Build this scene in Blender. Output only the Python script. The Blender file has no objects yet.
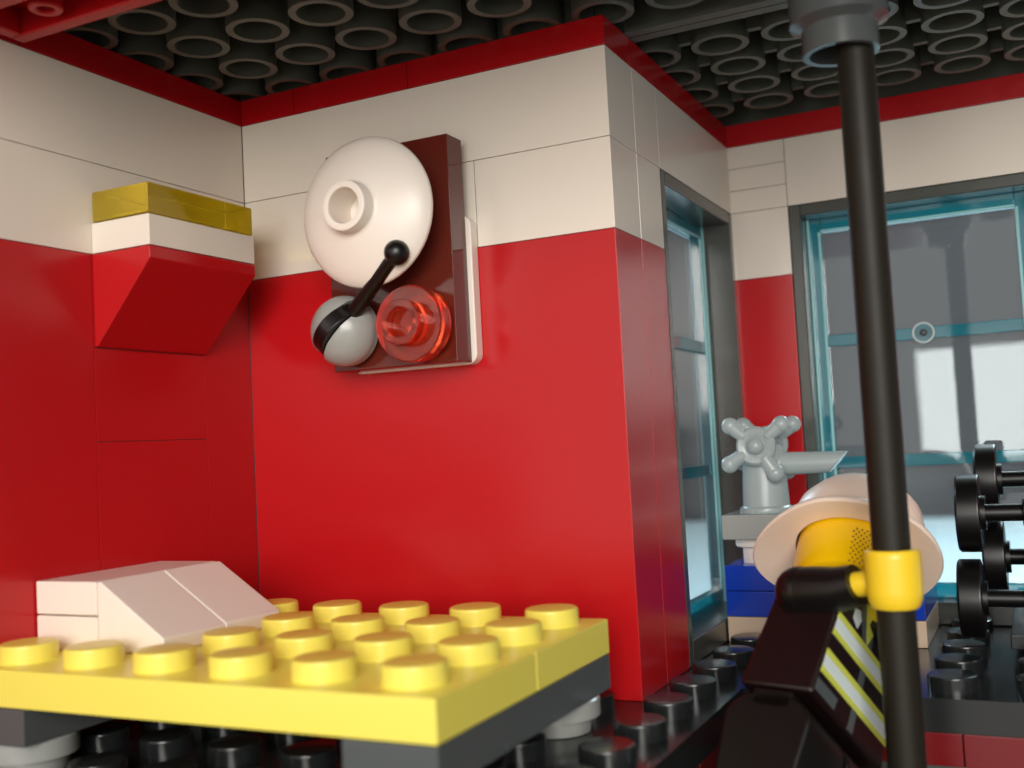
# Toy-brick fire station interior.  1 unit = 1 stud pitch, plate height 0.4, brick height 1.2
import bpy, bmesh, math
from mathutils import Vector, Matrix
S = bpy.context.scene
COL = S.collection
PI = math.pi

# ------------------------------------------------------------------ materials
def lin(c):
    c /= 255.0
    return c / 12.92 if c <= 0.04045 else ((c + 0.055) / 1.055) ** 2.4
def rgb(r, g, b): return (lin(r), lin(g), lin(b), 1.0)

def plastic(name, col, rough=0.22, bump=0.0, coat=0.0, spec=0.5, sss=0.0):
    m = bpy.data.materials.new(name); m.use_nodes = True
    nt = m.node_tree; b = nt.nodes['Principled BSDF']
    b.inputs['Base Color'].default_value = col
    b.inputs['Roughness'].default_value = rough
    b.inputs['Specular IOR Level'].default_value = spec
    b.inputs['Coat Weight'].default_value = coat
    tc = nt.nodes.new('ShaderNodeTexCoord')
    n = nt.nodes.new('ShaderNodeTexNoise'); n.inputs['Scale'].default_value = 3.0
    n.inputs['Detail'].default_value = 5
    nt.links.new(tc.outputs['Object'], n.inputs['Vector'])
    mr = nt.nodes.new('ShaderNodeMapRange')
    mr.inputs['To Min'].default_value = max(0.02, rough - 0.04); mr.inputs['To Max'].default_value = rough + 0.05
    nt.links.new(n.outputs['Fac'], mr.inputs['Value']); nt.links.new(mr.outputs['Result'], b.inputs['Roughness'])
    if bump:
        n2 = nt.nodes.new('ShaderNodeTexNoise'); n2.inputs['Scale'].default_value = 1.3; n2.inputs['Detail'].default_value = 2
        nt.links.new(tc.outputs['Object'], n2.inputs['Vector'])
        bp = nt.nodes.new('ShaderNodeBump'); bp.inputs['Strength'].default_value = bump; bp.inputs['Distance'].default_value = 0.1
        nt.links.new(n2.outputs['Fac'], bp.inputs['Height']); nt.links.new(bp.outputs['Normal'], b.inputs['Normal'])
    if sss:
        b.inputs['Subsurface Weight'].default_value = sss
        b.inputs['Subsurface Radius'].default_value = (0.3, 0.2, 0.1)
        b.inputs['Subsurface Scale'].default_value = 0.3
    return m

def clear(name, tint, gloss=0.08, rough=0.02, fac_diff=0.0, diff=None, scratches=False):
    """thin see-through plastic: tinted transparency with fresnel reflection"""
    m = bpy.data.materials.new(name); m.use_nodes = True
    nt = m.node_tree; nt.nodes.clear(); N = nt.nodes.new; L = nt.links.new
    out = N('ShaderNodeOutputMaterial'); tr = N('ShaderNodeBsdfTransparent'); tr.inputs['Color'].default_value = tint
    gl = N('ShaderNodeBsdfGlossy'); gl.inputs['Roughness'].default_value = rough; gl.inputs['Color'].default_value = (1, 1, 1, 1)
    fr = N('ShaderNodeFresnel'); geo = N('ShaderNodeNewGeometry')
    io = N('ShaderNodeMath'); io.operation = 'MULTIPLY_ADD'; io.inputs[1].default_value = 1 / 1.5 - 1.5; io.inputs[2].default_value = 1.5
    L(geo.outputs['Backfacing'], io.inputs[0]); L(io.outputs[0], fr.inputs['IOR'])
    ad = N('ShaderNodeMath'); ad.operation = 'ADD'; ad.inputs[1].default_value = gloss
    L(fr.outputs[0], ad.inputs[0])
    base = tr
    if fac_diff > 0:
        df = N('ShaderNodeBsdfDiffuse'); df.inputs['Color'].default_value = diff
        tl = N('ShaderNodeBsdfTranslucent'); tl.inputs['Color'].default_value = diff
        m1 = N('ShaderNodeMixShader'); m1.inputs[0].default_value = 0.5
        L(df.outputs[0], m1.inputs[1]); L(tl.outputs[0], m1.inputs[2])
        m2 = N('ShaderNodeMixShader'); m2.inputs[0].default_value = fac_diff
        L(tr.outputs[0], m2.inputs[1]); L(m1.outputs[0], m2.inputs[2])
        if scratches:
            tc = N('ShaderNodeTexCoord'); nz = N('ShaderNodeTexNoise'); nz.inputs['Scale'].default_value = 34; nz.inputs['Detail'].default_value = 6
            mp = N('ShaderNodeMapping'); mp.inputs['Scale'].default_value = (1, 1, 0.35)
            L(tc.outputs['Object'], mp.inputs[0]); L(mp.outputs[0], nz.inputs['Vector'])
            cr = N('ShaderNodeMapRange'); cr.inputs['From Min'].default_value = 0.70; cr.inputs['From Max'].default_value = 0.76
            cr.inputs['To Min'].default_value = fac_diff; cr.inputs['To Max'].default_value = 0.45
            L(nz.outputs['Fac'], cr.inputs['Value']); L(cr.outputs['Result'], m2.inputs[0])
        base = m2
    mx = N('ShaderNodeMixShader'); L(ad.outputs[0], mx.inputs[0]); L(base.outputs[0], mx.inputs[1]); L(gl.outputs[0], mx.inputs[2])
    L(mx.outputs[0], out.inputs['Surface'])
    return m

def glassy(name, col, rough=0.05, mixd=0.3):
    m = bpy.data.materials.new(name); m.use_nodes = True
    nt = m.node_tree; b = nt.nodes['Principled BSDF']
    b.inputs['Base Color'].default_value = col; b.inputs['Roughness'].default_value = rough
    b.inputs['Transmission Weight'].default_value = 1 - mixd; b.inputs['IOR'].default_value = 1.5
    return m

M = dict(
    red=plastic('red_plastic', rgb(185, 22, 27), 0.22, bump=0.04, spec=.4),
    dred=plastic('trim_red_plastic', rgb(176, 12, 20), 0.25),
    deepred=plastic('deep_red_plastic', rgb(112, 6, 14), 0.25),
    white=plastic('white_plastic', rgb(232, 222, 208), 0.2, bump=0.04),
    pure=plastic('bright_white_plastic', rgb(240, 230, 218), 0.34),
    ceil=plastic('dark_grey_green_plastic', rgb(80, 84, 74), 0.4),
    dgrey=plastic('dark_grey_plastic', rgb(84, 88, 88), 0.25),
    floor=plastic('floor_dark_grey_plastic', rgb(32, 35, 35), 0.2),
    frame=plastic('window_frame_grey_plastic', rgb(78, 80, 75), 0.22),
    grey=plastic('light_grey_plastic', rgb(160, 162, 158), 0.25),
    tap=plastic('bluish_grey_plastic', rgb(170, 182, 182), 0.22),
    yellow=plastic('yellow_plastic', rgb(243, 228, 100), 0.3, sss=0.0),
    hand=plastic('hand_yellow_plastic', rgb(244, 206, 44), 0.3),
    skin=plastic('figure_yellow_plastic', rgb(246, 196, 10), 0.22),
    brown=plastic('reddish_brown_plastic', rgb(92, 34, 24), 0.1),
    black=plastic('black_plastic', rgb(13, 11, 11), 0.33),
    pole=plastic('pole_black_plastic', rgb(30, 26, 18), 0.5, spec=.3),
    maroon=plastic('black_torso_plastic', rgb(22, 5, 6), 0.4),
    blue=plastic('blue_plastic', rgb(16, 60, 180), 0.22),
    tan=plastic('tan_plastic', rgb(214, 190, 165), 0.25),
    helmet=plastic('helmet_white_plastic', rgb(242, 220, 202), 0.3),
    ygreen=plastic('yellow_green_print', rgb(214, 222, 90), 0.4),
    silver=plastic('silver_print', rgb(225, 240, 240), 0.35),
    greyprint=plastic('grey_print', rgb(80, 90, 90), 0.4),
    stubble=plastic('stubble_print', rgb(120, 78, 20), 0.5),
    glass=clear('clear_pane', (0.80, 0.84, 0.86, 1), gloss=0.0, rough=0.015, fac_diff=0.05, diff=(0.6, 0.65, 0.66, 1), scratches=True),
    teal=clear('light_blue_clear_plastic', (0.10, 0.42, 0.47, 1), gloss=0.05, rough=0.06, fac_diff=0.35, diff=(0.05, 0.42, 0.48, 1)),
    edgeglint=plastic('pale_cyan_painted_glint', rgb(150, 208, 210), 0.2),
    ytrans=glassy('clear_yellow_plastic', (0.95, 0.74, 0.03, 1), 0.04, 0.2),
    rtrans=glassy('clear_red_plastic', (1.0, 0.13, 0.05, 1), 0.02, 0.08),
    desk=plastic('desk_top', rgb(200, 222, 228), 0.5),
    room=plastic('room_wall_paint', rgb(96, 88, 90), 0.9),
)

# ------------------------------------------------------------------ mesh helpers
class MB:
    def __init__(self): self.bm = bmesh.new(); self.mats = []; self.mi = 0
    def mat(self, key):
        m = M[key]
        if m not in self.mats: self.mats.append(m)
        self.mi = self.mats.index(m); return self
    def _fin(self, faces):
        for f in faces: f.material_index = self.mi
    def box(self, x0, x1, y0, y1, z0, z1, bev=0.0):
        r = bmesh.ops.create_cube(self.bm, size=1.0)
        vs = r['verts']
        bmesh.ops.scale(self.bm, vec=(x1 - x0, y1 - y0, z1 - z0), verts=vs)
        bmesh.ops.translate(self.bm, vec=((x0 + x1) / 2, (y0 + y1) / 2, (z0 + z1) / 2), verts=vs)
        fs = {f for v in vs for f in v.link_faces}
        self._fin(fs)
        if bev:
            es = {e for v in vs for e in v.link_edges}
            rb = bmesh.ops.bevel(self.bm, geom=list(es), offset=bev, segments=2, affect='EDGES', profile=0.5)
            self._fin(rb['faces'])
        return self
    def hexa(self, pts):
        """pts: 8 points, bottom 4 then top 4 (same order)"""
        v = [self.bm.verts.new(p) for p in pts]
        fs = [(3, 2, 1, 0), (4, 5, 6, 7), (0, 1, 5, 4), (1, 2, 6, 5), (2, 3, 7, 6), (3, 0, 4, 7)]
        self._fin([self.bm.faces.new([v[i] for i in f]) for f in fs]); return self
    def prism(self, outline, a, b, axis='Y'):
        """extrude a 2-D outline from a to b along axis"""
        def P(u, v, t):
            return {'Y': (u, t, v), 'X': (t, u, v), 'Z': (u, v, t)}[axis]
        v0 = [self.bm.verts.new(P(u, v, a)) for u, v in outline]
        v1 = [self.bm.verts.new(P(u, v, b)) for u, v in outline]
        n = len(outline)
        fs = [self.bm.faces.new(v0), self.bm.faces.new(v1[::-1])]
        for i in range(n):
            j = (i + 1) % n
            fs.append(self.bm.faces.new((v0[j], v0[i], v1[i], v1[j])))
        self._fin(fs); bmesh.ops.recalc_face_normals(self.bm, faces=fs); return self
    def lathe(self, prof, c, ax=(0, 0, 1), seg=32, closed=False, arc=None):
        """revolve (radius, height) profile about axis through c"""
        q = Vector(ax).normalized().to_track_quat('Z', 'Y').to_matrix()
        c = Vector(c); rings = []
        full = arc is None
        a0, a1 = (0, 2 * PI) if full else arc
        n = seg if full else seg + 1
        for r, h in prof:
            if r < 1e-6 and full:
                rings.append([self.bm.verts.new(c + q @ Vector((0, 0, h)))])
            else:
                rings.append([self.bm.verts.new(c + q @ Vector((r * math.cos(a0 + (a1 - a0) * i / seg), r * math.sin(a0 + (a1 - a0) * i / seg), h))) for i in range(n)])
        fs = []
        pr = list(zip(rings, rings[1:])) + ([(rings[-1], rings[0])] if closed else [])
        for A, B in pr:
            for i in range(seg):
                j = (i + 1) % n
                if len(A) == 1 and len(B) == 1: continue
                if len(A) == 1: fs.append(self.bm.faces.new((A[0], B[i], B[j])))
                elif len(B) == 1: fs.append(self.bm.faces.new((A[i], B[0], A[j])))
                else: fs.append(self.bm.faces.new((A[i], B[i], B[j], A[j])))
        if not full and closed:
            fs.append(self.bm.faces.new([r[0] for r in rings])); fs.append(self.bm.faces.new([r[-1] for r in rings][::-1]))
        self._fin(fs); bmesh.ops.recalc_face_normals(self.bm, faces=fs); return self
    def cyl(self, c, r, h, ax=(0, 0, 1), seg=28, bev=0.0, r2=None):
        r2 = r if r2 is None else r2
        if bev: prof = [(0, 0), (r - bev, 0), (r, bev), (r2, h - bev), (r2 - bev * 0.3, h - bev * 0.3), (r2 - bev, h), (0, h)]
        else: prof = [(0, 0), (r, 0), (r2, h), (0, h)]
        return self.lathe(prof, c, ax, seg)
    def rod(self, a, b, r, r2=None, seg=20):
        a, b = Vector(a), Vector(b)
        return self.cyl(a, r, (b - a).length, b - a, seg, bev=min(r * 0.25, .03), r2=r2)
    def tube(self, c, ro, ri, h, ax=(0, 0, 1), seg=24):
        return self.lathe([(ro, 0), (ro, h), (ri, h), (ri, 0)], c, ax, seg, closed=True)
    def ball(self, c, r, seg=20, sc=(1, 1, 1)):
        rr = bmesh.ops.create_uvsphere(self.bm, u_segments=seg, v_segments=seg // 2 + 2, radius=r)
        bmesh.ops.scale(self.bm, vec=sc, verts=rr['verts'])
        bmesh.ops.translate(self.bm, vec=c, verts=rr['verts'])
        self._fin({f for v in rr['verts'] for f in v.link_faces}); return self
    def stud(self, x, y, z, h=0.2, r=0.3):
        return self.lathe([(r, -0.02), (r, h - .035), (r - .012, h - .01), (r - .035, h), (0, h)], (x, y, z), seg=24)
    def xf(self, mat):
        bmesh.ops.transform(self.bm, matrix=mat, verts=self.bm.verts[:]); return self
    def build(self, name, parent=None, kind=None, bevel=0.0, angle=35):
        me = bpy.data.meshes.new(name); self.bm.to_mesh(me); self.bm.free()
        for m in self.mats: me.materials.append(m)
        me.polygons.foreach_set('use_smooth', [True] * len(me.polygons))
        me.set_sharp_from_angle(angle=math.radians(angle))
        o = bpy.data.objects.new(name, me); COL.objects.link(o)
        if bevel:
            b = o.modifiers.new('edge', 'BEVEL'); b.width = bevel; b.segments = 2; b.limit_method = 'ANGLE'; b.angle_limit = math.radians(40)
        if parent:
            o.parent = parent; o.matrix_parent_inverse = Matrix.Translation(-Vector(parent.location))
        wn = o.modifiers.new('normals', 'WEIGHTED_NORMAL'); wn.keep_sharp = True; wn.weight = 60
        if kind: o['kind'] = kind
        return o

def thing(name, label, cat, loc=(0, 0, 0), group=None):
    o = bpy.data.objects.new(name, None); COL.objects.link(o); o.location = loc
    o['label'] = label; o['category'] = cat
    if group: o['group'] = group
    o.empty_display_size = 0.2
    return o
def tag(o, label, cat, group=None):
    o['label'] = label; o['category'] = cat
    if group: o['group'] = group
    return o

G = 0.004   # half gap between bricks
def bricks(mb, rects, axis, a, b):
    """rects: (u0,u1,z0,z1,mat); wall slab between a and b across axis"""
    for u0, u1, z0, z1, mk in rects:
        mb.mat(mk)
        if axis == 'X': mb.box(a, b, u0 + G, u1 - G, z0 + G * .7, z1 - G * .7, bev=.011)
        else: mb.box(u0 + G, u1 - G, a, b, z0 + G * .7, z1 - G * .7, bev=.011)

# ------------------------------------------------------------------ walls
# left wall (plane x = 0)
w = MB()
bricks(w, [(-9, -3, 0, 6, 'red'), (-3, -1, 0, 1.2, 'red'), (-3, -1, 1.2, 3.6, 'red'), (-3, -1, 3.6, 4.8, 'red'), (-3, -1, 4.8, 6, 'red'), (-1, 0, 0, 6, 'red'),
           (-9, -5, 6, 7.2, 'white'), (-5, -1, 6, 7.2, 'white'), (-1, 0, 6, 7.2, 'white'), (-9, -6, 7.2, 8.4, 'white'), (-6, 0, 7.2, 8.4, 'white')], 'X', -1, 0)
w.mat('dgrey').box(-.9, -.02, -8.9, .9, .05, 8.35)
w.build('wall_left', kind='structure')
# back wall (plane y = 0)
w = MB()
bricks(w, [(0, 6, 0, 6, 'red'), (0, 4, 6, 7.2, 'white'), (4, 6, 6, 7.2, 'white'), (0, 6, 7.2, 8.4, 'white')], 'Y', 0, 1)
w.mat('dgrey').box(-.02, 5.98, .02, .9, .05, 8.35)
w.build('wall_back', kind='structure')
# side wall with the first window (plane x = 6)
w = MB()
bricks(w, [(1, 2, 0, 6, 'red'), (1, 2, 6, 7.2, 'white'), (1, 2, 7.2, 8.4, 'white'), (2, 6, 7.2, 8.4, 'white')], 'X', 5, 6)
w.mat('dgrey').box(5.1, 5.98, .95, 1.98, .05, 8.35).box(5.1, 5.9, 1.95, 6, 7.25, 8.35)
w.build('wall_right', kind='structure')
# rear wall with the second window (plane y = 6)
w = MB()
bricks(w, [(5.4, 7, 0, 6, 'red'), (5.4, 7, 6, 7.2, 'white'), (5.4, 7, 7.2, 7.6, 'white'), (5.4, 7, 7.6, 8.0, 'white'), (5.4, 7, 8.0, 8.4, 'white'), (7, 11, 7.2, 8.4, 'white'),
           (11, 14, 0, 6, 'red'), (11, 14, 6, 8.4, 'white')], 'Y', 6, 7)
w.mat('dgrey').box(5.5, 6.9, 6.1, 6.9, .05, 8.35).box(6.8, 11.1, 6.1, 6.9, 7.25, 8.35).box(11.1, 13.9, 6.1, 6.9, .05, 8.35)
w.build('wall_rear', kind='structure')
# red strip under the ceiling
w = MB()
bricks(w, [(-9, -4, 8.4, 8.8, 'dred'), (-4, .6, 8.4, 8.8, 'dred')], 'X', -1, 0); w.build('trim_1', kind='structure')
w = MB()
bricks(w, [(0, 1, 8.4, 8.8, 'dred'), (1, 3, 8.4, 8.8, 'dred'), (3, 6, 8.4, 8.8, 'dred')], 'Y', 0, 1); w.build('trim_2', kind='structure')
w = MB()
bricks(w, [(1, 6, 8.4, 8.8, 'dred')], 'X', 5, 6); w.build('trim_3', kind='structure')
w = MB()
bricks(w, [(5, 14, 8.4, 8.8, 'dred')], 'Y', 6, 7); w.build('trim_4', kind='structure')

# ------------------------------------------------------------------ windows
def window(name, parts_xf):
    """built facing +X: inner face at x=6, spans y 2..6, z 0..7.2; parts_xf turns it for the other wall"""
    e = bpy.data.objects.new(name, None); COL.objects.link(e); e['kind'] = 'structure'
    f = MB().mat('frame')
    b = .2
    xb = 5.3
    f.box(xb, 6, 2.005, 2 + b, .005, 7.195).box(xb, 6, 6 - b, 5.995, .005, 7.195)
    f.box(xb, 6, 2 + b, 6 - b, 7.195 - b, 7.195).box(xb, 6, 2 + b, 6 - b, .005, .36)
    f.xf(parts_xf); f.build('window_frame', e, bevel=.02)
    t = MB().mat('teal')
    y0, y1, z0, z1 = 2 + b, 6 - b, .36, 7.195 - b
    bw = .24; x0, x1 = 5.32, 5.5
    t.box(x0, x1, y0, y0 + bw, z0, z1).box(x0, x1, y1 - bw, y1, z0, z1)
    t.box(x0, x1, y0 + bw, y1 - bw, z1 - bw, z1).box(x0, x1, y0 + bw, y1 - bw, z0, z0 + bw)
    for zz in (2.68, 4.82): t.box(x0 + .02, x1 - .02, y0 + bw, y1 - bw, zz - .1, zz + .1)
    t.mat('edgeglint')  # pale strips stand in for light glinting along the sash edges
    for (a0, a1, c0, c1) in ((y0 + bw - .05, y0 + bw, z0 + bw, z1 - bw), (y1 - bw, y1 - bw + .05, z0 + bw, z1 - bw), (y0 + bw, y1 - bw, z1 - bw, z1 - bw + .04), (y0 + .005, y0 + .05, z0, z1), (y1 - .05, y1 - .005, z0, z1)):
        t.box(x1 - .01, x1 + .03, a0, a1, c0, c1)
    t.xf(parts_xf); t.build('window_sash', e, bevel=.012)
    g = MB().mat('glass')
    g.box(5.38, 5.42, y0 + bw, y1 - bw, z0 + bw, z1 - bw)
    if name == 'window_2': g.mat('tap').tube((5.5, 4.02, 4.82), .18, .15, .03, ax=(1, 0, 0)).mat('dgrey').ball((5.5, 4.02, 4.82), .06, 12).mat('teal').tube((5.49, 4.02, 4.82), .15, .06, .02, ax=(1, 0, 0))
    g.xf(parts_xf); g.build('window_pane', e)
    return e
window('window_1', Matrix.Identity(4))
# second window: inner face y=6, spans x 7..11 ; map (x,y)->(13-y, 12-x)... pane sits near the inner face here
T2 = Matrix(((0, 1, 0, 5), (-1, 0, 0, 12), (0, 0, 1, 0), (0, 0, 0, 1)))
window('window_2', T2)

# ------------------------------------------------------------------ ceiling
c = MB().mat('ceil')
ZR, ZC = 8.8, 9.45
c.box(-1, 14, -9, 7, ZC, ZC + .15)
for y0, y1 in ((.8, .985), (1.015, 1.2)): c.box(6.0, 14, y0, y1, ZR, ZC)
c.box(-1, -.2, -9, 7, ZR, ZC); c.box(0, 5.8, .2, 7, ZR, ZC); c.box(5.8, 14, 6.2, 7, ZR, ZC)
for j in range(-6, 6):
    for i in range(0, 13):
        if j == 1 or (j == -4 and False): continue
        if i < 6 and j > 0: continue
        if i == 0 and j > 0: continue
        c.tube((i, j, ZR), .407, .31, ZC - ZR)
        if j > 1 and i > 5: c.box(i + .4, i + .6, j - .06, j + .06, ZR + .12, ZC)
c.build('ceiling', kind='structure')
# red plate hanging below at the open front, upper left
r = MB().mat('red')
for k, y1 in enumerate((-4.02, -5.02, -6.02)):
    x0, x1, y0 = .1, 8, y1 - .97
    r.box(x0, x1, y0, y1, 8.72, 8.79)
    r.box(x0, x1, y1 - .18, y1, 8.4, 8.72).box(x0, x1, y0, y0 + .18, 8.4, 8.72).box(x0, x0 + .18, y0 + .18, y1 - .18, 8.4, 8.72)
    for i in range(1, 8): r.tube((i + .05, (y0 + y1) / 2, 8.42), .19, .1, .3, seg=16)
r.build('trim_5', kind='structure', bevel=.02)

# ------------------------------------------------------------------ floor
f = MB().mat('floor')
f.box(-1, 7, -9, 1, -.4, 0).box(5, 14, 1.0, 7, -.4, 0)
for i in range(0, 7):
    for j in range(-9, 1):
        if j > -1 and i < 6: continue
        f.stud(i + .5, j + .5, 0)
for i in range(6, 14):
    for j in range(1, 6): f.stud(i + .5, j + .5, 0)
f.build('floor', kind='structure')
# edge of the storey below, around the pole hole
g = MB()
g.mat('deepred')
for x in (7, 9.6, 10.4, 12): 
    x1 = {7: 9.6, 9.6: 10.4, 10.4: 12, 12: 14}[x]; g.box(x + .006, x1 - .006, 1.0, 2, -.795, -.405, bev=.012)
for y in (-9, -5, -1): g.box(6, 7, y + .006, min(y + 4, 1) - .006, -.795, -.405, bev=.012)
g.build('trim_6', kind='structure')
g = MB().mat('frame')
g.box(7, 14, 1.05, 2, -8, -.8).box(6, 6.95, -9, 2, -8, -.8)
g.build('wall_lower', kind='structure')
g = MB().mat('floor').box(5, 16, -9, 2, -8.4, -8)
for i in range(7, 12):
    for j in range(-5, 1): g.stud(i + .5, j + .5, -8)
g.build('floor_lower', kind='structure')

# ------------------------------------------------------------------ surroundings of the toy
d = MB().mat('desk').box(-200, 220, 9, 130, -9.2, -8.45).box(-200, -3, -10, 9, -9.2, -8.45); d.build('ground_table', kind='structure')
d = MB().mat('room').box(-300, 300, -150, 200, -71, -70); d.build('floor_room', kind='structure')
d = MB().mat('room').box(-260, 260, 190, 192, -70, 120).box(-262, -260, -60, 192, -70, 120).box(60, 62, -40, 192, -70, 120); d.build('wall_room', kind='structure')  # right-hand wall is unseen, added to darken the right side

# ------------------------------------------------------------------ bed
bed = thing('bed', 'yellow studded toy bed on dark grey rails in front of the red wall', 'bed', (3, -3, 0))
for k, (y0, y1) in enumerate(((-5, -3), (-3, -1))):
    m = MB().mat('yellow').box(.01, 5.995, y0 + .006, y1 - .006, .803, 1.2, bev=.02)
    for i in range(6):
        for j in range(2):
            if i < 2 and y0 + j in (-4, -3): continue
            m.stud(i + .5, y0 + j + .5, 1.2, r=.31)
    m.build('mattress_plate', bed)
for x in (0, 5):
    m = MB().mat('dgrey').box(x + .01, x + .99, -4.99, -1.01, .402, .797, bev=.02)
    r_ = m.build('rail', bed); r_['label'] = 'dark grey rail under the yellow plates'
for x in (.5, 5.5):
    for y in (-4.5, -1.5):
        m = MB().mat('grey').lathe([(0, .01), (.38, .01), (.4, .12), (.4, .17), (.5, .19), (.5, .38), (.48, .398), (0, .398)], (x, y, 0.2 if False else 0.0))
        l_ = m.build('leg', bed); l_['label'] = 'round light grey leg'

# pillow
pil = thing('pillow', 'white sloped toy pillow at the left end of the yellow bed', 'pillow', (1, -3, 1.2))
for y0 in (-4, -3):
    MB().mat('pure').prism([(1.006, 1.203), (1.99, 1.203), (1.99, 1.38), (1.06, 1.985), (1.006, 1.985)], y0 + .006, y0 + .994).build('slope', pil, bevel=.02)
MB().mat('pure').box(.02, .996, -3.99, -2.01, 1.203, 1.592, bev=.02).build('base', pil)
MB().mat('pure').box(.02, .996, -3.99, -2.01, 1.606, 1.99, bev=.02).build('top', pil)

# ------------------------------------------------------------------ shelf on the left wall
sh = thing('shelf', 'red sloped bracket with white board jutting from the left wall', 'shelf', (0.5, -2, 4.8))
MB().mat('red').prism([(.004, 4.81), (.05, 4.81), (.99, 5.84), (.99, 5.995), (.004, 5.995)], -2.992, -1.008).build('bracket', sh, bevel=.012)
b_ = MB().mat('white').box(.004, .99, -2.99, -1.01, 6.003, 6.395, bev=.015).build('board', sh); b_['label'] = 'white board'
yt = MB().mat('ytrans').box(.01, .98, -2.98, -1.02, 6.41, 6.8, bev=.02)
yt.box(.12, .86, -2.86, -2.06, 6.41, 6.7, bev=.01) if False else None
o = yt.build('clear_tile')
tag(o, 'see-through yellow tile lying on the white shelf board', 'tile')

# ------------------------------------------------------------------ fire alarm on the back wall
al = thing('fire_alarm', 'wall fire alarm with white bell, black striker and red light on brown panel', 'alarm', (3, 0, 5.9))
pts = []
def rrect(x0, x1, z0, z1, r, n=5):
    out = []
    for cx, cz, a in ((x1 - r, z1 - r, 0), (x0 + r, z1 - r, 90), (x0 + r, z0 + r, 180), (x1 - r, z0 + r, 270)):
        for k in range(n + 1):
            t = math.radians(a + 90 * k / n); out.append((cx + r * math.cos(t), cz + r * math.sin(t)))
    return out
o = MB().mat('pure').prism(rrect(2.0, 4.0, 4.4, 6.42, .14), -.19, -.004).build('bracket', al, bevel=.015); o['label'] = 'white bracket with rounded corners'
o = MB().mat('brown').box(1.97, 3.93, -.6, -.2, 4.42, 7.45, bev=.012).build('panel', al); o['label'] = 'glossy reddish brown panel'
bell = MB().mat('pure')
bc = (2.98, 0, 6.43); AX = (0, -1, 0)
# profile: (radius, distance from wall)
prof = [(.3, .62), (.3, .8), (.55, .86), (.8, .95), (.93, 1.04), (.985, 1.1), (1.0, 1.14), (.985, 1.18), (.9, 1.27), (.75, 1.34), (.55, 1.42), (.38, 1.46), (.345, 1.48), (.33, 1.50), (.33, 1.64), (.32, 1.675), (.28, 1.69), (.235, 1.68), (.22, 1.65), (.21, 1.2), (.1, 1.2), (.1, .9), (0, .9)]
bell.lathe(prof, bc, AX, 64)
o = bell.build('bell', al, angle=50); o['label'] = 'white dish with hollow stud'
# grey lever base: dome with a slot
lb = MB().mat('grey')
cx, cz = 2.32, 4.95
cc = Vector((cx, 0, cz))
# barrel domes either side of the slot
ang = math.radians(62)      # lever direction in the wall plane
dirv = Vector((math.sin(math.radians(46)), 0, math.cos(math.radians(46))))     # along the lever, projected on the wall
def half_dome(sign):
    bm2 = MB().mat('grey')
    bm2.lathe([(0, .16), (.47, .16), (.485, .2), (.475, .3), (.42, .42), (.33, .51), (.2, .58), (.08, .6), (0, .6)], (cx, -.6, cz), AX, 40)
    pn = dirv.cross(Vector(AX)).normalized() * sign        # across the slot
    res = bmesh.ops.bisect_plane(bm2.bm, geom=bm2.bm.verts[:] + bm2.bm.edges[:] + bm2.bm.faces[:], plane_co=cc + Vector((0, -.6, 0)) + pn * .115, plane_no=-pn, clear_outer=True)
    cut = [g_ for g_ in res['geom_cut'] if isinstance(g_, bmesh.types.BMEdge)]
    bmesh.ops.holes_fill(bm2.bm, edges=cut, sides=0)
    return bm2
lev = MB().mat('grey').cyl((cx, -.6, cz), .4, .17, AX, 36).cyl((cx, -.68, cz), .475, .1, AX, 40, bev=.02)
base_o = lev.build('lever_base', al); base_o['label'] = 'light grey round lever base'
for s_ in (1, -1):
    h_ = half_dome(s_).build('dome_half', base_o); h_.matrix_parent_inverse = Matrix.Translation(-Vector(al.location)) if False else h_.matrix_parent_inverse
# parts of base_o are in world coordinates too
for ch in base_o.children: ch.matrix_parent_inverse = Matrix.Identity(4)
A = cc + Vector((0, -.9, 0)); B = Vector((3.53, -1.33, 5.80))
axn = dirv.cross(Vector(AX)).normalized()
st = MB().mat('black').cyl(A - axn * .1, .4, .2, axn, 36, bev=.015).rod(A + (B - A) * .1, B, .115, .085).ball(B, .165, 28)
o = st.build('striker', al); o['label'] = 'black lever with ball end'
lx, lz = 3.45, 4.93
lt = MB().mat('rtrans').lathe([(0, .01), (.4, .01), (.4, .14), (.5, .15), (.5, .40), (.485, .415), (.3, .415), (.3, .6), (.285, .62), (.2, .62), (.2, .45), (0, .45)], (lx, -.6, lz), AX, 48)
o = lt.build('light', al); o['label'] = 'clear red round light'

# ------------------------------------------------------------------ washstand and tap
ws = thing('washstand', 'grey topped washstand of blue bricks below the windows', 'washstand', (7.5, 5, 0))
o = MB().mat('tan').box(6.02, 8.98, 4.01, 5.98, .003, .395, bev=.015).build('plinth', ws); o['label'] = 'cream base plate'
m = MB().mat('blue').box(6.02, 8.98, 4.01, 5.98, .403, .795, bev=.015).box(6.02, 8.98, 4.01, 5.98, .803, 1.195, bev=.015)
for x in (7.5, 8.5):
    for y in (4.5, 5.5): m.stud(x, y, 1.195)
m.build('body', ws)
for x in (6.42,):
    for y in (4.5, 5.5):
        o = MB().mat('pure').lathe([(0, 0), (.2, 0), (.2, .24), (.3, .27), (.31, .3), (.31, .395), (0, .395)], (x, y, 1.198)).build('post', ws); o['label'] = 'white round post'
for x in (7.6,):
    o = MB().mat('pure').cyl((x, 5.0, 1.198), .4, .398).build('post', ws); o['label'] = 'white round post'
m = MB().mat('grey').box(6.02, 7.98, 4.01, 5.98, 1.603, 1.995, bev=.02)
o = m.build('top', ws); o['label'] = 'grey slab top'
tp = thing('tap', 'grey toy tap with cross handles standing on the washstand', 'tap', (6.64, 4.5, 2.0))
tx, ty = 6.64, 4.5
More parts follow.
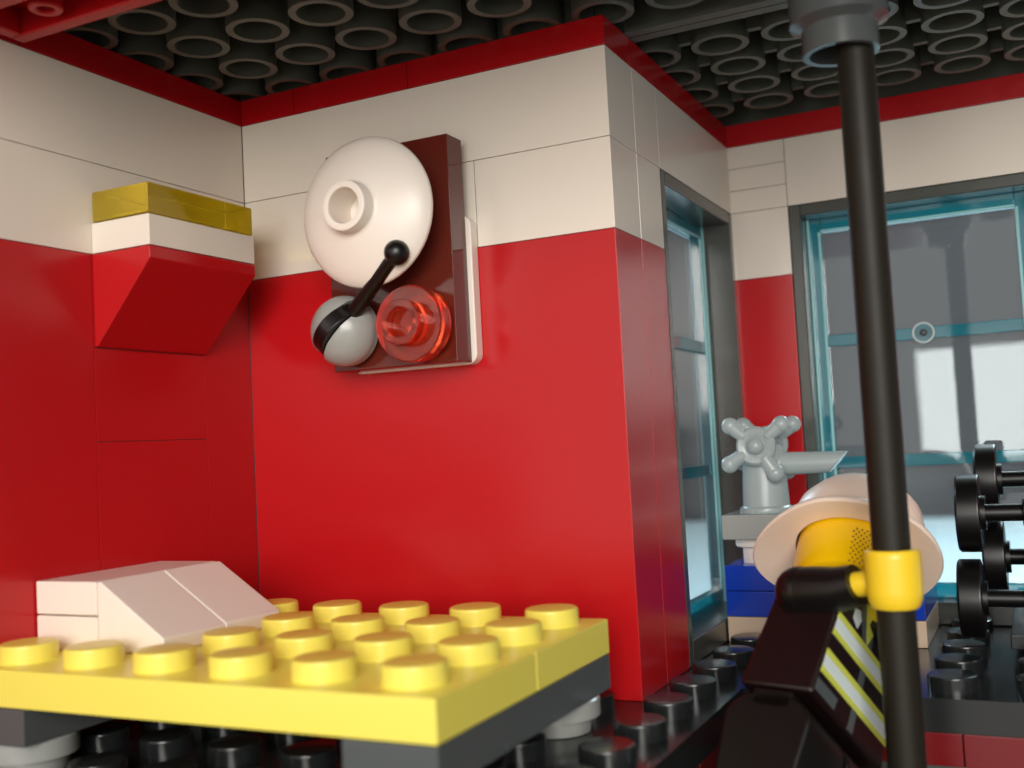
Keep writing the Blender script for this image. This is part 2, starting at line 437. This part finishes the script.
MB().mat('tap').lathe([(0, 0), (.42, 0), (.43, .03), (.42, .08), (.385, .1), (.37, .12), (.34, .78), (.33, .98), (.27, 1.08), (.15, 1.13), (0, 1.14)], (tx, ty, 1.997), seg=40).build('body', tp)
def cross(yc, sgn):
    h = MB().mat('tap')
    hz = 3.07
    h.cyl((tx, ty + sgn * .2, hz), .12, abs(yc - ty) - .15, (0, sgn, 0))
    h.lathe([(.15, -.06), (.26, -.07), (.31, -.03), (.31, .04), (.27, .08), (.19, .07), (.16, .05)], (tx, yc, hz), (0, sgn, 0), 32, closed=True)
    h.ball((tx, yc + sgn * .03, hz), .14, 20).cyl((tx, yc - sgn * .02, hz), .2, .05, (0, sgn, 0))
    for a in (38, 140, 212, 302):
        a = math.radians(a); L_ = .52
        e_ = Vector((tx + L_ * math.cos(a), yc + sgn * -.02, hz + L_ * math.sin(a)))
        s0 = Vector((tx + .2 * math.cos(a), yc, hz + .2 * math.sin(a)))
        h.rod(s0, e_, .10, .125).ball(e_, .138, 18)
    return h.build('cross_handle', tp)
cross(4.06, -1); cross(4.94, 1)
sp = MB().mat('tap').rod((tx + .1, ty, 2.76), (7.82, ty, 2.76), .19, .165)
for v in sp.bm.verts:
    if v.co.x > 7.5: v.co.x += (v.co.z - 2.76) * .9
sp.ball((tx + .22, ty, 2.76), .21, 20)
sp.build('spout', tp)

# ------------------------------------------------------------------ fire pole
PX, PY = 9.17, -.7
fp = thing('fire_pole', 'tall black slide pole running from ceiling through the floor hole', 'pole', (PX, PY, -8))
MB().mat('pole').cyl((PX, PY, -7.99), .2, 16.75, seg=40).build('rod', fp)
o = MB().mat('dgrey').lathe([(.34, 7.40), (.41, 7.40), (.41, 7.68), (.44, 7.70), (.53, 7.75), (.53, 8.795), (.2, 8.795), (.32, 8.795), (.33, 8.3)], (PX - .15, PY - .02, .0), seg=48, closed=True).build('holder', fp)
o['label'] = 'dark grey round holder under the ceiling'

# ------------------------------------------------------------------ dumbbells
def dumbbell(y, z, x0, label):
    t = thing('dumbbell', label, 'dumbbell', (x0, y, z), 'black dumbbells on the rack by the rear window')
    MB().mat('black').cyl((x0, y, z), .54, .31, (1, 0, 0), 40, bev=.03).cyl((x0 + .31, y, z), .24, .06, (1, 0, 0)).build('weight_disc', t)
    MB().mat('black').cyl((x0 + 2.2, y, z), .54, .31, (1, 0, 0), 40, bev=.03).build('weight_disc', t)
    MB().mat('black').cyl((x0 + .3, y, z), .12, 1.95, (1, 0, 0)).build('bar', t)
    MB().mat('black').cyl((x0 + .83, y, z), .2, .5, (1, 0, 0), bev=.02).build('grip', t)
    return t
dumbbell(5.0, 2.38, 9.74, 'topmost black dumbbell, its disc against the window bar')
dumbbell(3.5, 2.00, 9.55, 'black dumbbell in front, second from the top of the rack')
dumbbell(5.0, 1.22, 9.77, 'black dumbbell at the back, third from the top of the rack')
dumbbell(3.5, .82, 9.50, 'lowest black dumbbell, just above the studded floor')
rk = thing('dumbbell_rack', 'dark grey rack block holding the black dumbbells off the floor', 'rack', (10.9, 4, 0))
MB().mat('dgrey').box(10.45, 10.75, 3.72, 3.98, .4, 2.3, bev=.02).build('upright', rk)
MB().mat('dgrey').box(10.85, 11.15, 5.22, 5.45, .4, 2.6, bev=.02).build('upright', rk)
MB().mat('floor').box(10.12, 11.3, 3.1, 5.48, .2, .4, bev=.02).build('foot_plate', rk)

# ------------------------------------------------------------------ toy firefighter holding the pole
n = Vector((.9592, -.2828, -.0001)); u = Vector((.1773, .6012, .7791)); wv = Vector((.2202, .7474, -.6268))
TO = Vector((8.14, -.43, -.09))
F = Matrix.Translation(TO) @ Matrix((n, wv, u)).transposed().to_4x4()
fg = thing('toy_firefighter', 'toy firefighter in black jacket and white helmet gripping the black pole', 'toy figure', TO)
def fb(mb, name, parent=None, **k):
    o = mb.xf(F).build(name, parent or fg, **k)
    if parent: o.matrix_parent_inverse = Matrix.Identity(4)
    return o
bw, tw_, H = .98, .80, 1.58
t = MB().mat('maroon').hexa([(-.44, -bw, .02), (.44, -bw, .02), (.44, bw, .02), (-.44, bw, .02), (-.40, -tw_, H), (.42, -tw_, H), (.42, tw_, H), (-.40, tw_, H)])
torso = fb(t, 'torso', bevel=.05)
def front(poly, mk, off):
    """thin raised print on the jacket front; poly in (y,z)"""
    mb = MB().mat(mk)
    def X(z): return .44 - .02 * z / H + off
    v0 = [mb.bm.verts.new((X(z) - .02, y, z)) for y, z in poly]; v1 = [mb.bm.verts.new((X(z), y, z)) for y, z in poly]
    k = len(poly); fs = [mb.bm.faces.new(v0), mb.bm.faces.new(v1)]
    for i in range(k): fs.append(mb.bm.faces.new((v0[i], v0[(i + 1) % k], v1[(i + 1) % k], v1[i])))
    mb._fin(fs); bmesh.ops.recalc_face_normals(mb.bm, faces=fs); return mb
def wd(z): return bw - (bw - tw_) * z / H - .035
def band(z0, z1, mk, off): return front([(-wd(z0), z0), (wd(z0), z0), (wd(z1), z1), (-wd(z1), z1)], mk, off)
pr_ = []
for z0 in (.30, .78):
    a_ = fb(band(z0, z0 + .29, 'ygreen', .004), 'reflective_stripe', torso); a_['label'] = 'yellow and silver reflective stripe'
    c_ = fb(band(z0 + .07, z0 + .21, 'silver', .008), 'silver_stripe', torso)
z_ = front([(-.07, .05), (.07, .05), (.07, 1.2), (-.07, 1.2)], 'greyprint', .003); fb(z_, 'zip', torso)
cl = front([(-.42, 1.5), (-.12, .98), (-.02, .98), (-.3, 1.53)], 'greyprint', .003); fb(cl, 'collar', torso)
gt = front([(-.26, 1.5), (-.06, 1.06), (.18, 1.5)], 'ygreen', .005); fb(gt, 'shirt_front', torso)
bd = front([(-.5, 1.18), (-.36, 1.12), (-.3, 1.25), (-.38, 1.34), (-.5, 1.3)], 'silver', .005); fb(bd, 'badge', torso)
pk = front([(-wd(.08), .08), (-.45, .08), (-.42, .22), (-wd(.22), .22)], 'greyprint', .003); fb(pk, 'pocket', torso)
# hips and legs
hp = MB().mat('black').box(-.24, .24, -.98, .98, -.22, .0, bev=.03).cyl((0, -.95, -.3), .3, 1.9, (0, 1, 0)); fb(hp, 'hips')
for s in (-1, 1):
    y0, y1 = (-.98, -.06) if s < 0 else (.06, .98)
    prof = [(-.5, -.35)] + [(.5 * -math.cos(a), -.35 + .33 * math.sin(a)) for a in [PI * k / 12 for k in range(1, 12)]] + [(.5, -.35), (.45, -1.45), (.62, -1.47), (.62, -1.8), (-.42, -1.8), (-.42, -1.0)]
    lg = MB().mat('black').prism(prof, y0, y1, 'Y'); fb(lg, 'leg', bevel=.03)
# head, tipped back a little on the neck
F_BODY = F
axh = (u.cross(Vector((-.445, .894, .06)))).normalized()
F = Matrix.Translation(TO + u * 1.6) @ Matrix.Rotation(math.radians(10), 4, axh) @ Matrix.Translation(-(TO + u * 1.6)) @ F @ Matrix.Translation((0, 0, 1.6)) @ Matrix.Diagonal((1.06, 1.06, 1.06, 1)) @ Matrix.Translation((0, 0, -1.6))
hd = MB().mat('skin').lathe([(0, 1.58), (.3, 1.58), (.3, 1.68), (.52, 1.70), (.60, 1.76), (.63, 1.88), (.63, 2.55), (.6, 2.68), (.5, 2.76), (0, 2.78)], (0, 0, 0), seg=48)
hd.mat('stubble')
for i in range(26):
    for j in range(12):
        a = -1.15 + 2.3 * i / 25 + (j % 2) * .045; z = 1.78 + j * .04
        if z > 1.95 + .35 * abs(a) ** 1.5 + .02 or (abs(a) < .35 and 1.92 < z < 2.06): continue
        rr_ = .60 + .03 * min(1, (z - 1.76) / .12)
        hd.cyl((rr_ * math.cos(a), rr_ * math.sin(a), z), .011, .008, (math.cos(a), math.sin(a), 0), 6)
head = fb(hd, 'head')
def on_head(name, pts, mk, r=.634, th=.01):
    mb = MB().mat(mk)
    v = [mb.bm.verts.new(((r + th) * math.cos(a), (r + th) * math.sin(a), z)) for a, z in pts]; v2 = [mb.bm.verts.new(((r - .02) * math.cos(a), (r - .02) * math.sin(a), z)) for a, z in pts]
    k = len(pts); fs = [mb.bm.faces.new(v), mb.bm.faces.new(v2)]
    for i in range(k): fs.append(mb.bm.faces.new((v[i], v[(i + 1) % k], v2[(i + 1) % k], v2[i])))
    mb._fin(fs); bmesh.ops.recalc_face_normals(mb.bm, faces=fs); return fb(mb, name, head)
for a0 in (-.28, .28): on_head('eye', [(a0 + .075 * math.cos(t_ * PI / 6), 2.3 + .05 * math.sin(t_ * PI / 6)) for t_ in range(12)], 'black')
on_head('mouth', [(-.25, 2.0), (-.12, 1.955), (0, 1.945), (.12, 1.955), (.25, 2.0), (.12, 1.98), (0, 1.97), (-.12, 1.98)], 'black')
# helmet
hm = MB().mat('helmet')
NP = 64
def brim(phi, s, side):
    cr, sn = math.cos(phi), math.sin(phi)
    ro = 1.0 + (.20 * max(0, -cr) ** 2 if cr < 0 else 0)
    ry = .99
    rin = .66
    x = cr * (rin + (ro - rin) * s); y = sn * (rin + (ry - rin) * s)
    z = 2.34 - (.04 + .12 * max(0, -cr) ** 1.5) * s ** 1.5 + side
    return (x, y, z)
rows = [(0, 0), (.35, 0), (.7, 0), (.95, .01), (1, .045), (.95, .085), (.6, .12), (.25, .15)]
V = [[hm.bm.verts.new(brim(2 * PI * i / NP, s, sd)) for i in range(NP)] for s, sd in rows]
dome = [(.76, 2.56), (.75, 2.75), (.70, 2.95), (.58, 3.13), (.40, 3.24), (.2, 3.29)]
for r_, z__ in dome: V.append([hm.bm.verts.new((r_ * math.cos(2 * PI * i / NP) * 1.04, r_ * math.sin(2 * PI * i / NP) * .94, z__)) for i in range(NP)])
fs = []
for A_, B_ in zip(V, V[1:]):
    for i in range(NP): fs.append(hm.bm.faces.new((A_[i], A_[(i + 1) % NP], B_[(i + 1) % NP], B_[i])))
tip = hm.bm.verts.new((0, 0, 3.3))
for i in range(NP): fs.append(hm.bm.faces.new((V[-1][i], V[-1][(i + 1) % NP], tip)))
inn = [hm.bm.verts.new((.65 * math.cos(2 * PI * i / NP), .65 * math.sin(2 * PI * i / NP), 2.9)) for i in range(NP)]
for i in range(NP): fs.append(hm.bm.faces.new((inn[i], inn[(i + 1) % NP], V[0][(i + 1) % NP], V[0][i])))
fs.append(hm.bm.faces.new(inn)); hm._fin(fs); bmesh.ops.recalc_face_normals(hm.bm, faces=fs)
hm.box(-.36, .36, -.05, .05, 3.15, 3.33, bev=.04)
o = fb(hm, 'helmet', angle=50); o['label'] = 'white wide-brimmed fire helmet'
# arms and hands (world space)
F = F_BODY
def arm(side, grip, elbow_drop, holds):
    sh_ = F @ Vector((-.08, side * .88, 1.26)); g_ = Vector(grip)
    mid = sh_.lerp(g_, .45) + Vector((0, 0, -elbow_drop)); wr = sh_.lerp(g_, .63)
    chain = [(sh_ - (mid - sh_).normalized() * .02, .28), (sh_.lerp(mid, .5), .27), (mid, .25), (wr, .225)]
    mb = bmesh.new(); rings = []
    me = None
    q = MB().mat('black')
    q.ball(sh_, .285, 28)
    ax_prev = None; N_ = 28
    for k, (c_, r_) in enumerate(chain):
        dd = (chain[min(k + 1, len(chain) - 1)][0] - chain[max(k - 1, 0)][0]).normalized()
        qq = dd.to_track_quat('Z', 'Y').to_matrix()
        rings.append([q.bm.verts.new(c_ + qq @ Vector((r_ * math.cos(2 * PI * i / N_), r_ * math.sin(2 * PI * i / N_), 0))) for i in range(N_)])
    f_ = [q.bm.faces.new(rings[0]), q.bm.faces.new(rings[-1])]
    for A2, B2 in zip(rings, rings[1:]):
        for i in range(N_): f_.append(q.bm.faces.new((A2[i], A2[(i + 1) % N_], B2[(i + 1) % N_], B2[i])))
    q._fin(f_); bmesh.ops.recalc_face_normals(q.bm, faces=f_)
    a = q.build('arm', fg)
    h = MB().mat('hand')
    h.rod(wr - (g_ - wr).normalized() * .1, wr + (g_ - wr).normalized() * ((g_ - wr).length - .25), .14)
    d_ = (g_ - wr); op = math.atan2(d_.y, d_.x)        # opening points away from the wrist
    gap = .75
    h2 = MB().mat('yellow')
    # C clip round the pole
    qz = Vector((0, 0, 1)).to_track_quat('Z', 'Y').to_matrix()
    h.lathe([(.215, -.28), (.215, .31), (.235, .335), (.265, .33), (.287, .30), (.295, .25), (.295, -.10), (.285, -.19), (.26, -.26), (.235, -.29)], g_, (0, 0, 1), 36, closed=True, arc=(op + gap, op + 2 * PI - gap))
    hh = h.build('hand', a); hh.matrix_parent_inverse = Matrix.Identity(4); hh['label'] = 'yellow clip hand closed round the pole' if holds else 'yellow clip hand beside the pole'
    return a
arm(-1, (PX, PY, 1.63), .03, True)
arm(1, (PX - .10, PY + .66, 1.54), .03, False)

# ------------------------------------------------------------------ light
w = bpy.data.worlds.new('World'); S.world = w; w.use_nodes = True
bg = w.node_tree.nodes['Background']; bg.inputs['Color'].default_value = (1.0, .93, .87, 1); bg.inputs['Strength'].default_value = .95
def area(name, loc, target, size, power, col, sy=None):
    l = bpy.data.lights.new(name, 'AREA'); l.energy = power; l.color = col; l.shape = 'RECTANGLE'; l.size = size; l.size_y = sy or size
    o = bpy.data.objects.new(name, l); COL.objects.link(o); o.location = loc
    o.rotation_euler = (Vector(target) - Vector(loc)).to_track_quat('-Z', 'Y').to_euler(); return o
area('room_window_light', (8, -44, 4.5), (6, 0, 3.5), 8, 1500, (.95, 1, .97), 6.5)
area('added_key_light', (28, -56, 17), (3, 0, 3), 26, 27000, (1, .96, .9), 24)  # unseen key light, added to brighten the left and back walls
area('sky_window_light', (-45, 45, 30), (4, 4, 2), 30, 40000, (.66, .88, 1.0))
area('added_desk_light', (30, 90, 60), (20, 60, -8), 40, 130000, (.85, .97, 1.0))  # unseen overhead light, added to brighten the table behind the windows

# ------------------------------------------------------------------ camera
R3 = Matrix(((0.894575064628237, 0.072422485162588, 0.4410106998568859), (0.44381708152879634, -0.027922704251383604, -0.8956822654996309), (-0.0525533242397407, 0.9969831022791532, -0.057121290962199)))
cam = bpy.data.cameras.new('camera'); co = bpy.data.objects.new('camera', cam); COL.objects.link(co)
co.matrix_world = Matrix.Translation((10.7209119, -12.8221922, 3.2821418)) @ R3.to_4x4()
cam.sensor_width = 36; cam.lens = 1070.95 / 1024 * 36; cam.clip_start = .05; cam.clip_end = 2000
cam.dof.use_dof = True; cam.dof.focus_distance = 15.0; cam.dof.aperture_fstop = .25
S.camera = co
S.view_settings.view_transform = 'Standard'; S.view_settings.look = 'None'; S.view_settings.gamma = 1
S.view_settings.use_curve_mapping = False; S.view_settings.exposure = 0
